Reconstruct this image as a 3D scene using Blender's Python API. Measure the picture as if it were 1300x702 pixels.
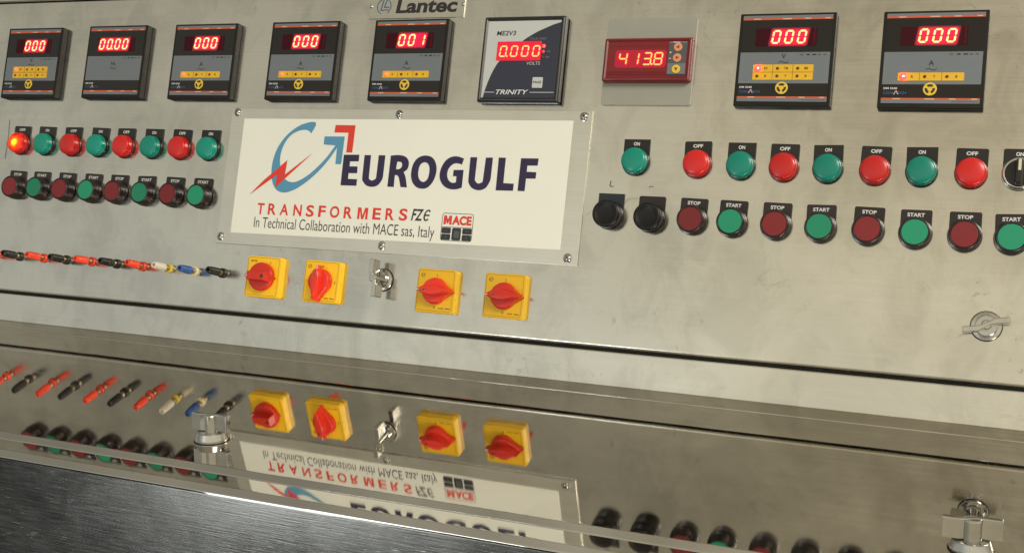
import bpy, bmesh, math, random
from math import sin, cos, pi, radians
from mathutils import Matrix, Vector
from mathutils.geometry import tessellate_polygon

S = bpy.context.scene
for o in list(bpy.data.objects):
    bpy.data.objects.remove(o)
C = S.collection
random.seed(7)

# ---------------------------------------------------------------- frames
# console frame in mm: x right, y up the sloping instrument panel, z out of it.
A = radians(15.3)
PM = Matrix(((1, 0, 0, 0), (0, sin(A), -cos(A), 0), (0, cos(A), sin(A), 0), (0, 0, 0, 1)))
DESK = 150.9                                     # height of the desk top (world mm)

def W(x, y, z):                                  # console mm -> world metres
    return PM @ Vector((x * .001, y * .001, z * .001))

# ---------------------------------------------------------------- camera
cam = bpy.data.cameras.new('camera')
cam.sensor_width = 36.0
cam.lens = 36.0 * 1450.56 / 1300.0
cam.clip_start = 0.01
cam.clip_end = 100
co = bpy.data.objects.new('camera', cam)
C.objects.link(co)
R3 = Matrix(((0.91969417, -0.06640426, 0.38697947),
             (0.10264724, 0.99198152, -0.07373071),
             (-0.37898045, 0.10753207, 0.91913583)))
M3 = PM.to_3x3() @ R3
co.matrix_world = Matrix.Translation(W(425.343, 172.350, 1145.646)) @ M3.to_4x4()
S.camera = co

# ---------------------------------------------------------------- world (plain room light)
wd = bpy.data.worlds.new('World')
S.world = wd
wd.use_nodes = True
nt = wd.node_tree
nt.nodes.clear()
N = nt.nodes.new
out = N('ShaderNodeOutputWorld')
bg = N('ShaderNodeBackground')
tc = N('ShaderNodeTexCoord')
sep = N('ShaderNodeSeparateXYZ')
nt.links.new(tc.outputs['Generated'], sep.inputs[0])
def ramp(inp, lo, hi, stops):
    mr = N('ShaderNodeMapRange')
    mr.inputs['From Min'].default_value = lo
    mr.inputs['From Max'].default_value = hi
    nt.links.new(inp, mr.inputs['Value'])
    r = N('ShaderNodeValToRGB')
    while len(r.color_ramp.elements) > 1:
        r.color_ramp.elements.remove(r.color_ramp.elements[-1])
    for i, (p, c) in enumerate(stops):
        e = r.color_ramp.elements[0] if i == 0 else r.color_ramp.elements.new(p)
        e.position = p
        e.color = (*c, 1)
    nt.links.new(mr.outputs[0], r.inputs[0])
    return r.outputs[0]
# elevation: dark floor, mid walls, lighter upper walls and ceiling
elev = ramp(sep.outputs['Z'], -1, 1, [
    (0.00, (.030, .028, .025)), (0.36, (.048, .046, .041)), (0.45, (.10, .098, .09)), (0.50, (.40, .39, .36)),
    (0.535, (.84, .83, .72)), (0.62, (.90, .88, .76)), (0.67, (.82, .77, .62)), (0.72, (.70, .64, .49)), (0.785, (.50, .455, .35)),
    (0.87, (.43, .395, .31)), (0.945, (.43, .395, .315)), (0.965, (.54, .51, .42)), (1.0, (.55, .52, .43))])
# azimuth: the room is warm straight behind the camera, greyer on the left
azim = ramp(sep.outputs['X'], -1, 1, [
    (0.0, (.55, .58, .62)), (0.16, (.60, .63, .66)), (0.195, (.76, .79, .82)), (0.235, (.66, .69, .72)), (0.275, (.92, .95, .97)), (0.31, (.80, .82, .83)), (0.345, (1.04, 1.06, 1.07)), (0.375, (.86, .87, .85)),
    (0.41, (1.06, 1.05, 1.0)), (0.44, (.88, .86, .80)), (0.475, (1.04, 1.01, .94)), (0.505, (.94, .91, .84)), (0.55, (1.06, 1.02, .94)), (0.6, (1.0, .96, .88)), (1.0, (.9, .86, .8))])
mul = N('ShaderNodeMix')
mul.data_type = 'RGBA'
mul.blend_type = 'MULTIPLY'
mul.inputs['Factor'].default_value = 1
nt.links.new(elev, mul.inputs['A'])
nt.links.new(azim, mul.inputs['B'])
nt.links.new(mul.outputs['Result'], bg.inputs['Color'])
bg.inputs['Strength'].default_value = 1.0
nt.links.new(bg.outputs[0], out.inputs[0])

# ---------------------------------------------------------------- lamps
def area(name, loc, target, sx, sy, power, col):
    l = bpy.data.lights.new(name, 'AREA')
    l.shape = 'RECTANGLE'
    l.size, l.size_y = sx, sy
    l.energy = power
    l.color = col
    o = bpy.data.objects.new(name, l)
    C.objects.link(o)
    o.location = loc
    d = Vector(target) - Vector(loc)
    o.rotation_euler = d.to_track_quat('-Z', 'Y').to_euler()
    return o
area('ceiling_lamp', (2.3, -1.7, 2.5), (0, -0.1, 0.3), 1.6, 0.9, 80, (1, .95, .85))
area('low_light', (-0.80, -1.6, -0.24), (-0.1, -0.36, 0.10), 0.5, 0.26, 1.0, (.95, .98, 1))  # unseen light added below desk level for the sheen on the front sheet
area('lip_light', (-0.85, -2.2, 0.13), (0, -0.35, 0.1), 0.55, 0.30, 4.5, (.95, .98, 1))  # unseen light added for the bright line along the panel's lower lip

# ---------------------------------------------------------------- view
S.view_settings.view_transform = 'Standard'
S.view_settings.look = 'None'
S.view_settings.exposure = 0
S.view_settings.gamma = 1
S.cycles.use_denoising = True
S.cycles.max_bounces = 10
S.cycles.glossy_bounces = 8
S.cycles.caustics_reflective = True
S.cycles.sample_clamp_indirect = 4
S.cycles.blur_glossy = 0.2

# ---------------------------------------------------------------- materials
MATS = {}
def mat(name, col, rough=.5, metal=0, coat=0, emit=None, estr=0, spec=.5, sss=0, vary=0, vscale=60, bump=0, bscale=400):
    if name in MATS:
        return MATS[name]
    m = bpy.data.materials.new(name)
    m.use_nodes = True
    t = m.node_tree
    b = t.nodes['Principled BSDF']
    b.inputs['Base Color'].default_value = (*col, 1)
    b.inputs['Roughness'].default_value = rough
    b.inputs['Metallic'].default_value = metal
    b.inputs['Coat Weight'].default_value = coat
    b.inputs['Coat Roughness'].default_value = .08
    b.inputs['Specular IOR Level'].default_value = spec
    if emit:
        b.inputs['Emission Color'].default_value = (*emit, 1)
        b.inputs['Emission Strength'].default_value = estr
    if vary or bump:
        tcn = t.nodes.new('ShaderNodeTexCoord')
        nz = t.nodes.new('ShaderNodeTexNoise')
        nz.inputs['Scale'].default_value = vscale
        nz.inputs['Detail'].default_value = 5
        t.links.new(tcn.outputs['Object'], nz.inputs['Vector'])
        if vary:
            mx = t.nodes.new('ShaderNodeMix')
            mx.data_type = 'RGBA'
            mx.inputs['A'].default_value = (*[c * (1 - vary) for c in col], 1)
            mx.inputs['B'].default_value = (*[min(1, c * (1 + vary)) for c in col], 1)
            t.links.new(nz.outputs['Fac'], mx.inputs['Factor'])
            t.links.new(mx.outputs['Result'], b.inputs['Base Color'])
            mr = t.nodes.new('ShaderNodeMapRange')
            mr.inputs['To Min'].default_value = max(.02, rough - .12)
            mr.inputs['To Max'].default_value = rough + .12
            t.links.new(nz.outputs['Fac'], mr.inputs['Value'])
            t.links.new(mr.outputs[0], b.inputs['Roughness'])
        if vary and name.split('_')[0] in ('lens', 'cap', 'switch', 'plug', 'brown', 'black'):
            oi = t.nodes.new('ShaderNodeObjectInfo')
            hs = t.nodes.new('ShaderNodeHueSaturation')
            r2 = t.nodes.new('ShaderNodeMapRange')
            r2.inputs['To Min'].default_value = .80
            r2.inputs['To Max'].default_value = 1.18
            t.links.new(oi.outputs['Random'], r2.inputs['Value'])
            t.links.new(r2.outputs[0], hs.inputs['Value'])
            t.links.new(mx.outputs['Result'], hs.inputs['Color'])
            t.links.new(hs.outputs[0], b.inputs['Base Color'])
        if bump:
            n2 = t.nodes.new('ShaderNodeTexNoise')
            n2.inputs['Scale'].default_value = bscale
            t.links.new(tcn.outputs['Object'], n2.inputs['Vector'])
            bp = t.nodes.new('ShaderNodeBump')
            bp.inputs['Strength'].default_value = bump
            bp.inputs['Distance'].default_value = .001
            t.links.new(n2.outputs['Fac'], bp.inputs['Height'])
            t.links.new(bp.outputs[0], b.inputs['Normal'])
    MATS[name] = m
    return m

def steel(name, col, r0, r1, brush=.05, bvec=(4, 300, 300), wave=.0, wscale=5, smudge=.25, aniso=0, scratches=0, dirt=0):
    """sheet steel: cloudy smudges, drawn grain, gentle unevenness"""
    m = bpy.data.materials.new(name)
    m.use_nodes = True
    t = m.node_tree
    L = t.links.new
    b = t.nodes['Principled BSDF']
    b.inputs['Metallic'].default_value = 1
    b.inputs['Anisotropic'].default_value = aniso
    tcn = t.nodes.new('ShaderNodeTexCoord')
    P = tcn.outputs['Object']
    def noise(scale, vec=(1, 1, 1), detail=4, rough=.55, off=0, dist=0):
        mp = t.nodes.new('ShaderNodeMapping')
        mp.inputs['Scale'].default_value = vec
        mp.inputs['Location'].default_value = (off, off * 1.7, off * .6)
        L(P, mp.inputs['Vector'])
        n = t.nodes.new('ShaderNodeTexNoise')
        n.inputs['Scale'].default_value = scale
        n.inputs['Detail'].default_value = detail
        n.inputs['Roughness'].default_value = rough
        n.inputs['Distortion'].default_value = dist
        L(mp.outputs[0], n.inputs['Vector'])
        return n.outputs['Fac']
    def mrange(v, a, b_, c, d):
        n = t.nodes.new('ShaderNodeMapRange')
        n.inputs['From Min'].default_value = a
        n.inputs['From Max'].default_value = b_
        n.inputs['To Min'].default_value = c
        n.inputs['To Max'].default_value = d
        L(v, n.inputs['Value'])
        return n.outputs[0]
    def math_(op, a, b_):
        n = t.nodes.new('ShaderNodeMath')
        n.operation = op
        for i, v in enumerate((a, b_)):
            if isinstance(v, (int, float)):
                n.inputs[i].default_value = v
            else:
                L(v, n.inputs[i])
        return n.outputs[0]
    cloud = noise(5, (1, 1.6, 1.6), 6, .6, 3.1, .4)
    blot = noise(19, (1, .7, .7), 5, .62, 8.2, .8)
    grain = noise(1, bvec, 3, .6, 1.3)
    # colour: dull fingermarks and heat-tinted clouds
    mx = t.nodes.new('ShaderNodeMix')
    mx.data_type = 'RGBA'
    mx.inputs['A'].default_value = (*[c * (1 - smudge) for c in col], 1)
    mx.inputs['B'].default_value = (*col, 1)
    f = math_('ADD', math_('MULTIPLY', mrange(cloud, .35, .62, 0, 1), .5), math_('MULTIPLY', mrange(blot, .36, .55, 0, 1), .5))
    L(f, mx.inputs['Factor'])
    colour = mx.outputs['Result']
    if dirt:
        dn = noise(46, (1, 1, 1), 6, .7, 5.5, 1.2)
        big = noise(3.4, (1, 1, 1), 3, .5, 2.2)
        msk = math_('MULTIPLY', mrange(dn, .60, .72, 0, 1), mrange(big, .50, .62, 0, dirt))
        m2 = t.nodes.new('ShaderNodeMix')
        m2.data_type = 'RGBA'
        m2.inputs['B'].default_value = (*[c * .45 for c in col], 1)
        L(colour, m2.inputs['A'])
        L(msk, m2.inputs['Factor'])
        colour = m2.outputs['Result']
    gm = t.nodes.new('ShaderNodeMix')                 # drawn grain shows faintly in the colour too
    gm.data_type = 'RGBA'
    gm.blend_type = 'MULTIPLY'
    gm.inputs['Factor'].default_value = 1
    gv = mrange(grain, .25, .75, 1 - brush * .9, 1 + brush * .5)
    L(colour, gm.inputs['A'])
    L(gv, gm.inputs['B'])
    L(gm.outputs['Result'], b.inputs['Base Color'])
    rr = math_('ADD', mrange(math_('ADD', math_('MULTIPLY', cloud, .6), math_('MULTIPLY', blot, .4)), .35, .65, r0, r1), mrange(grain, .3, .7, -brush, brush))
    if scratches:
        sc = noise(1, (70, 1100, 900), 2, .5, 4.4, .15)
        sc2 = noise(24, (1, 2.2, 2.2), 4, .7, 6.6)
        smask = math_('MULTIPLY', mrange(sc, .655, .76, 0, 1), mrange(sc2, .44, .66, 0, 1))
        rr = math_('ADD', rr, math_('MULTIPLY', smask, .3))
    L(rr, b.inputs['Roughness'])
    hgt = math_('MULTIPLY', grain, brush * .0006 if not scratches else .00006)
    if wave:
        hgt = math_('ADD', hgt, math_('MULTIPLY', noise(wscale, (1, 1, 1), 2, .4, 9.7), wave))
    if scratches:
        hgt = math_('ADD', hgt, math_('MULTIPLY', smask, scratches))
    bp = t.nodes.new('ShaderNodeBump')
    bp.inputs['Strength'].default_value = 1
    bp.inputs['Distance'].default_value = 1
    L(hgt, bp.inputs['Height'])
    L(bp.outputs[0], b.inputs['Normal'])
    MATS[name] = m
    return m

steel('panel_steel', (.725, .70, .635), .12, .26, .04, (6, 420, 420), .0010, 5, .24, 0, 0, .8)
steel('desk_steel', (.65, .62, .56), .014, .042, .006, (8, 300, 300), .00015, 7, .14)
steel('edge_steel', (.70, .67, .61), .02, .045, .004, (4, 400, 400), 0, 5, .08)
steel('front_steel', (.52, .52, .48), .20, .27, .05, (30, 800, 800), .0001, 6, .25, .2, .00010)
steel('plate_aluminium', (.80, .775, .70), .30, .40, .06, (5, 500, 500), 0, 5, .10)
steel('name_aluminium', (.68, .65, .575), .30, .40, .05, (5, 500, 500), 0, 5, .10)
mat('chrome', (.54, .53, .50), .14, 1, vary=.16, vscale=90)
mat('chrome_dull', (.62, .60, .56), .22, 1, vary=.15, vscale=120)
mat('dark_gap', (.012, .011, .010), .7)
mat('black_plastic', (.013, .012, .011), .32, vary=.2, vscale=40)
mat('bezel_plastic', (.013, .011, .009), .46, vary=.15, vscale=40, spec=.28)
mat('black_rubber', (.012, .0115, .011), .42, vary=.2, vscale=80)
mat('knob_black', (.007, .0065, .006), .40, vary=.2, vscale=80, spec=.35)
mat('brown_black', (.020, .0135, .014), .34, vary=.2)
mat('blue_black', (.012, .022, .030), .34, vary=.2)
mat('face_black', (.012, .010, .010), .16)
mat('face_grey', (.165, .185, .205), .45, vary=.05)
mat('stripe_red', (.62, .10, .035), .45)
mat('stripe_pale', (.75, .45, .35), .45)
mat('strip_yellow', (.80, .47, .02), .45, vary=.06)
mat('strip_line', (.22, .10, .01), .6)
mat('ink_dark', (.025, .022, .024), .6)
mat('ink_brown', (.20, .06, .015), .6)
mat('print_white', (.72, .72, .70), .5)
mat('print_blue', (.03, .11, .26), .5)
mat('button_yellow', (.80, .54, .05), .4)
mat('led_off', (.13, .025, .015), .35)
mat('led_on', (.9, .1, .05), .3, emit=(1, .014, .02), estr=8)
mat('led_dimmed', (.9, .2, .1), .3, emit=(1, .16, .10), estr=1.1)
mat('led_core', (.9, .5, .4), .3, emit=(1, .75, .6), estr=6)
mat('led_dim', (.55, .06, .08), .3, emit=(1, .05, .09), estr=.45)
mat('display_board', (.045, .003, .008), .5, spec=.15)
mat('digit_light', (.9, .2, .1), .4, emit=(1, .20, .055), estr=6)
mat('digit_light_soft', (.9, .2, .1), .4, emit=(1, .17, .025), estr=4.4)
mat('digit_flank', (.8, .05, .1), .4, emit=(1, .01, .045), estr=10)
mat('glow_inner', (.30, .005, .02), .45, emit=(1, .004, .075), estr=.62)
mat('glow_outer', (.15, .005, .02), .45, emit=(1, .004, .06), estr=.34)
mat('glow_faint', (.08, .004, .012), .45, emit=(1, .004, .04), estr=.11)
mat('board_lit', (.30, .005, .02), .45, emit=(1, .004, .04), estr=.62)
mat('glow_soft', (.30, .005, .02), .45, emit=(1, .01, .03), estr=.2)
mat('white_face', (.56, .58, .56), .45, vary=.03)
mat('navy_face', (.030, .034, .058), .42)
mat('red_housing', (.17, .009, .012), .34, coat=.1, vary=.12)
mat('red_window', (.20, .008, .012), .22, coat=.2)
mat('red_window_dark', (.15, .006, .009), .3)
mat('grey_backing', (.33, .33, .28), .5, vary=.05)
mat('key_grey', (.085, .09, .095), .5)
mat('key_grey_light', (.17, .175, .18), .5)
mat('key_orange', (.75, .30, .15), .45)
mat('lens_red', (.60, .014, .012), .30, coat=.10, vary=.08, vscale=25)
mat('lens_green', (.0, .25, .18), .30, coat=.10, vary=.10, vscale=25)
mat('cap_red', (.185, .011, .014), .42, vary=.06)
mat('cap_green', (.008, .25, .13), .42, vary=.05)
mat('ring_red', (.22, .01, .01), .3)
mat('sign_cream', (.86, .86, .77), .42, vary=.03, vscale=9)
mat('sign_navy', (.024, .016, .062), .45)
mat('sign_red', (.75, .045, .025), .45)
mat('sign_blue', (.095, .30, .48), .45)
mat('sign_ink', (.035, .03, .035), .5)
mat('mace_key', (.030, .032, .034), .4, vary=.4, vscale=220)
mat('mace_mid', (.08, .09, .09), .4, vary=.4, vscale=160)
mat('switch_yellow', (.88, .53, .012), .36, vary=.05, vscale=50)
mat('switch_groove', (.36, .18, .005), .5)
mat('switch_red', (.74, .030, .014), .33, vary=.08, vscale=60)
mat('plug_red', (.80, .055, .02), .38, vary=.08)
mat('plug_white', (.62, .58, .48), .45, vary=.06)
mat('plug_blue', (.030, .10, .33), .4, vary=.08)
mat('plug_yellow', (.60, .45, .06), .4)
mat('plug_cream', (.70, .62, .42), .45)
mat('brass', (.42, .34, .23), .32, 1, vary=.15, vscale=200)
mat('pencil', (.16, .15, .13), .6)
mat('felt_pen', (.05, .045, .045), .6)

def glow_lens(name):
    m = bpy.data.materials.new(name)
    m.use_nodes = True
    t = m.node_tree
    t.nodes.clear()
    o = t.nodes.new('ShaderNodeOutputMaterial')
    tr = t.nodes.new('ShaderNodeBsdfTranslucent')
    tr.inputs[0].default_value = (1, .052, .004, 1)
    df = t.nodes.new('ShaderNodeBsdfDiffuse')
    df.inputs[0].default_value = (.62, .016, .013, 1)
    gl = t.nodes.new('ShaderNodeBsdfGlossy')
    gl.inputs['Roughness'].default_value = .2
    a = t.nodes.new('ShaderNodeMixShader')
    a.inputs[0].default_value = .55
    t.links.new(df.outputs[0], a.inputs[1])
    t.links.new(tr.outputs[0], a.inputs[2])
    c = t.nodes.new('ShaderNodeMixShader')
    c.inputs[0].default_value = .05
    t.links.new(a.outputs[0], c.inputs[1])
    t.links.new(gl.outputs[0], c.inputs[2])
    t.links.new(c.outputs[0], o.inputs[0])
    MATS[name] = m
glow_lens('lens_lit')
mat('bulb', (1, .8, .5), .5, emit=(1, .8, .2), estr=300)

# ---------------------------------------------------------------- mesh building (mm)
def rrect(w, h, r=0, n=5, cx=0, cy=0, radii=None):
    rs = radii or (r, r, r, r)                     # TR, TL, BL, BR
    pts = []
    for k, (sx, sy, a0) in enumerate(((1, 1, 0), (-1, 1, 90), (-1, -1, 180), (1, -1, 270))):
        r_ = rs[k]
        if r_ <= 0:
            pts.append((cx + sx * w / 2, cy + sy * h / 2))
        else:
            m = max(n, int(r_ * 1.2))
            for i in range(m + 1):
                a = radians(a0 + 90 * i / m)
                pts.append((cx + sx * (w / 2 - r_) + r_ * cos(a), cy + sy * (h / 2 - r_) + r_ * sin(a)))
    return pts

def inset(pl, d):
    n = len(pl)
    res = []
    for i in range(n):
        a, b, c = Vector(pl[i - 1]), Vector(pl[i]), Vector(pl[(i + 1) % n])
        e1, e2 = (b - a).normalized(), (c - b).normalized()
        n1, n2 = Vector((-e1.y, e1.x)), Vector((-e2.y, e2.x))
        v = (n1 + n2)
        k = 1 + n1.dot(n2)
        v = v / max(k, .25)
        res.append((b.x + v.x * d, b.y + v.y * d))
    return res

def area2(p):
    return sum(p[i - 1][0] * p[i][1] - p[i][0] * p[i - 1][1] for i in range(len(p)))

_tc = {}
def text_data(s, bold=0, shear=0):
    k = (s, bold, shear)
    if k not in _tc:
        cu = bpy.data.curves.new('lettering', 'FONT')
        cu.body = s
        cu.size = 1
        cu.offset = bold
        cu.shear = shear
        cu.resolution_u = 4
        cu.fill_mode = 'FRONT'
        ob = bpy.data.objects.new('lettering', cu)
        C.objects.link(ob)
        dg = bpy.context.evaluated_depsgraph_get()
        me = bpy.data.meshes.new_from_object(ob.evaluated_get(dg))
        vs = [(v.co.x, v.co.y) for v in me.vertices]
        fs = [tuple(p.vertices) for p in me.polygons]
        bpy.data.objects.remove(ob)
        bpy.data.curves.remove(cu)
        bpy.data.meshes.remove(me)
        _tc[k] = (vs, fs)
    return _tc[k]
CAP = None

class MB:
    def __init__(self):
        self.v, self.f, self.m, self.mats = [], [], [], []
        self.T = Matrix.Identity(4)
    def mi(self, name):
        if name not in self.mats:
            self.mats.append(name)
        return self.mats.index(name)
    def add(self, vs, fs, m):
        o = len(self.v)
        self.v += [tuple(self.T @ Vector(p)) for p in vs]
        self.f += [tuple(i + o for i in q) for q in fs]
        self.m += [self.mi(m)] * len(fs)
    def ngon(self, pts, z, m, flip=False, holes=()):
        loops = [pts] + [h[::-1] if area2(h) * area2(pts) > 0 else h for h in holes]
        tri = tessellate_polygon([[Vector((p[0], p[1], 0)) for p in lp] for lp in loops])
        pts = [p for lp in loops for p in lp]
        fs = []
        for t in tri:
            a = (pts[t[1]][0] - pts[t[0]][0]) * (pts[t[2]][1] - pts[t[0]][1]) - (pts[t[2]][0] - pts[t[0]][0]) * (pts[t[1]][1] - pts[t[0]][1])
            if (a < 0) != flip:
                t = (t[0], t[2], t[1])
            fs.append(tuple(t))
        self.add([(p[0], p[1], z) for p in pts], fs, m)
    def rect(self, x0, y0, x1, y1, z, m):
        self.add([(x0, y0, z), (x1, y0, z), (x1, y1, z), (x0, y1, z)], [(0, 1, 2, 3)], m)
    def prism(self, pl, z0, z1, m, bev=0, segs=3, bottom=True, top=True, taper=0):
        if area2(pl) < 0:
            pl = pl[::-1]
        n = len(pl)
        rings = [(pl, z0)]
        up = inset(pl, taper) if taper else pl
        if bev > 0:
            for i in range(segs + 1):
                a = pi / 2 * i / segs
                rings.append((inset(up, bev * (1 - cos(a))), z1 - bev + bev * sin(a)))
        else:
            rings.append((up, z1))
        vs = [(p[0], p[1], z) for r, z in rings for p in r]
        fs = []
        for k in range(len(rings) - 1):
            for i in range(n):
                j = (i + 1) % n
                fs.append((k * n + i, k * n + j, (k + 1) * n + j, (k + 1) * n + i))
        self.add(vs, fs, m)
        if top:
            self.ngon(rings[-1][0], z1, m)
        if bottom:
            self.ngon(pl, z0, m, True)
    def box(self, x0, y0, z0, x1, y1, z1, m, bev=0):
        self.prism([(x0, y0), (x1, y0), (x1, y1), (x0, y1)], z0, z1, m, bev)
    def lathe(self, prof, m, n=40, cx=0, cy=0):
        vs, fs = [], []
        for r, z in prof:
            for i in range(n):
                a = 2 * pi * i / n
                vs.append((cx + r * cos(a), cy + r * sin(a), z))
        for k in range(len(prof) - 1):
            for i in range(n):
                j = (i + 1) % n
                fs.append((k * n + i, k * n + j, (k + 1) * n + j, (k + 1) * n + i))
        if prof[-1][0] > 0:
            fs.append(tuple((len(prof) - 1) * n + i for i in range(n)))
        self.add(vs, fs, m)
    def disc(self, cx, cy, r, z, m, n=24, r2=None):
        self.ngon([(cx + r * cos(2 * pi * i / n), cy + (r2 or r) * sin(2 * pi * i / n)) for i in range(n)], z, m)
    def ring(self, cx, cy, r0, r1, z, m, a0=0, a1=360, n=40):
        pts = []
        full = abs(a1 - a0 - 360) < 1e-6
        for i in range(n + 1):
            a = radians(a0 + (a1 - a0) * i / n)
            pts += [(cx + r0 * cos(a), cy + r0 * sin(a), z), (cx + r1 * cos(a), cy + r1 * sin(a), z)]
        self.add(pts, [(2 * i, 2 * i + 1, 2 * i + 3, 2 * i + 2) for i in range(n)], m)
    def line(self, pts, w, z, m):
        for a, b in zip(pts[:-1], pts[1:]):
            a, b = Vector(a), Vector(b)
            d = (b - a).normalized()
            nrm = Vector((-d.y, d.x)) * w / 2
            self.add([(*(a - nrm), z), (*(b - nrm), z), (*(b + nrm), z), (*(a + nrm), z)], [(0, 1, 2, 3)], m)
    def text(self, s, x, y, cap, z, m, width=None, align='c', bold=0, shear=0):
        """baseline y, capital height cap; scaled in x to width when given"""
        vs, fs = text_data(s, bold, shear)
        hv, _ = text_data('H', bold, 0)
        hy0, hy1 = min(v[1] for v in hv), max(v[1] for v in hv)
        x0, x1 = min(v[0] for v in vs), max(v[0] for v in vs)
        sy = cap / (hy1 - hy0)
        sx = width / (x1 - x0) if width else sy
        w = (x1 - x0) * sx
        ox = {'l': x, 'c': x - w / 2, 'r': x - w}[align]
        self.add([(ox + (v[0] - x0) * sx, y + (v[1] - hy0) * sy, z) for v in vs], fs, m)
    def build(self, name, parent=None, smooth=38):
        me = bpy.data.meshes.new(name)
        me.from_pydata([(a * .001, b * .001, c * .001) for a, b, c in self.v], [], self.f)
        for q in self.mats:
            me.materials.append(MATS[q])
        me.polygons.foreach_set('material_index', self.m)
        me.update()
        bm = bmesh.new()
        bm.from_mesh(me)
        bmesh.ops.remove_doubles(bm, verts=bm.verts, dist=2e-6)
        bm.to_mesh(me)
        bm.free()
        me.polygons.foreach_set('use_smooth', [True] * len(me.polygons))
        me.set_sharp_from_angle(angle=radians(smooth))
        o = bpy.data.objects.new(name, me)
        C.objects.link(o)
        wn = o.modifiers.new('weighted_normal', 'WEIGHTED_NORMAL')
        wn.keep_sharp = True
        wn.weight = 80
        if parent:
            o.parent = parent
        return o

def thing(name, label, cat, M, group=None):
    o = bpy.data.objects.new(name, None)
    o.empty_display_size = .02
    C.objects.link(o)
    o.matrix_world = M
    o['label'] = label
    o['category'] = cat
    if group:
        o['group'] = group
    return o

def on_panel(x, y, z=0, rot=0):
    return Matrix.Translation(W(x, y, z)) @ PM @ Matrix.Rotation(rot, 4, 'Z')

def fitted(x, y, extra=0):                        # set by hand: never quite square
    return on_panel(x, y, 0, radians(extra + random.uniform(-1.6, 1.6)))

def seated(x, y, d=3.6):                         # let into its cut-out by d mm
    return on_panel(x - (425.3 - x) / 1134 * d, y + (y - 172) / 1134 * d, -d)

def on_desk(x, s, rot=0, h=0):                    # s: mm along the desk towards the viewer
    return Matrix.Translation(Vector((x, -s, DESK + h)) * .001) @ Matrix.Rotation(rot, 4, 'Z')

def copy_tree(o, M, label, group=None):
    r = o.copy()
    C.objects.link(r)
    r.matrix_world = M
    r['label'] = label
    if group:
        r['group'] = group
    for ch in [c for c in bpy.data.objects if c.parent == o]:
        c = ch.copy()
        C.objects.link(c)
        c.parent = r
        for g in [q for q in bpy.data.objects if q.parent == ch]:
            d = g.copy()
            C.objects.link(d)
            d.parent = c
    return r

# ================================================================ the console
X0, X1 = -1700, 1300
def sweep(name, prof, m, parent, x0=X0, x1=X1, closed=False, smooth=40):
    """profile in world-desk mm: (s towards viewer, height) swept along x"""
    mb = MB()
    nx = 60
    n = len(prof)
    vs = [(x0 + (x1 - x0) * i / nx, -p[0], p[1]) for i in range(nx + 1) for p in prof]
    fs = []
    rng = range(n) if closed else range(n - 1)
    for i in range(nx):
        for k in rng:
            k2 = (k + 1) % n
            fs.append((i * n + k, i * n + k2, (i + 1) * n + k2, (i + 1) * n + k))
    mb.add(vs, fs, m)
    return mb.build(name, parent, smooth)

def pz(y, z):                                     # panel (y, z) -> (s, height)
    return (z * cos(A) - y * sin(A), y * cos(A) + z * sin(A))

def arc(cx, cy, r, a0, a1, n=8):
    return [(cx + r * cos(radians(a0 + (a1 - a0) * i / n)), cy + r * sin(radians(a0 + (a1 - a0) * i / n))) for i in range(n + 1)]

con = thing('control_console', 'stainless steel control console with sloping instrument panel above a mirror-bright desk top', 'control console', Matrix.Identity(4))
# instrument panel: door-like sheet with its lower edge folded back
pp = [(590.3, -30), (590.3, -1.2), (589.8, -.4), (589, 0)] + [(589 - (589 - 200) * i / 24, 0) for i in range(1, 24)] + [(200.4, 0)]
pp += [(y, z) for z, y in arc(-3.2, 199.7, 3.2, 0, -90, 8)] + [(196.5, -30)]
sweep('instrument_panel', [pz(*p) for p in pp], 'panel_steel', con)
# dark joint between the door and the fixed strip
sweep('joint_gap', [pz(199, -12), pz(186, -12)], 'dark_gap', con)
sweep('top_joint_gap', [pz(589, -16), pz(600, -16)], 'dark_gap', con)
sweep('top_rail', [pz(592.5, -30), pz(592.5, -1.5), pz(594, 0), pz(610, 0), pz(780, 0), pz(783, -3), pz(783, -40)], 'panel_steel', con)
# fixed strip under the door, bent forward into the rear of the desk top
corner = pz(156.0, -.6)
strip = [pz(193.2, -30), pz(193.2, -1.8), pz(192.8, -.9), pz(192.0, -.6), pz(191.4, -.6)] + [pz(191.4 - (191.4 - 158.0) * i / 8, -.6) for i in range(1, 9)] + [pz(157.2, -.5)]
sweep('rear_strip', strip, 'panel_steel', con)
LH = DESK + .75
ledge = [pz(157.2, -.5), (-42.2, LH + .5), (-41.4, LH)] + [(-41.4 + 32.4 * i / 5, LH) for i in range(1, 5)] + [(-9.4, LH)] + arc(-9.0, LH - .8, .8, 90, 0, 5) + [(-8.2, DESK - 1)]
sweep('rear_ledge', ledge, 'desk_steel', con)
# lid of the desk: back edge, broad top, rolled front edge
lid = [(-8.8, DESK - 3), (-8.8, DESK - .1), (-8.7, DESK), (-7.2, DESK)] + [(-7.2 + (319.0 + 7.2) * i / 30, DESK) for i in range(1, 30)] + [(318.7, DESK)]
lid += arc(319.2, DESK - 4, 4, 90, 68, 6)[1:] + [(324.2, DESK - 1.65), (327.2, DESK - 2.85)] + arc(327.1, DESK - 3.1, .27, 65, 0, 4)[1:] + [(327.37, DESK - 5)]
sweep('desk_lid', lid, 'desk_steel', con)
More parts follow.
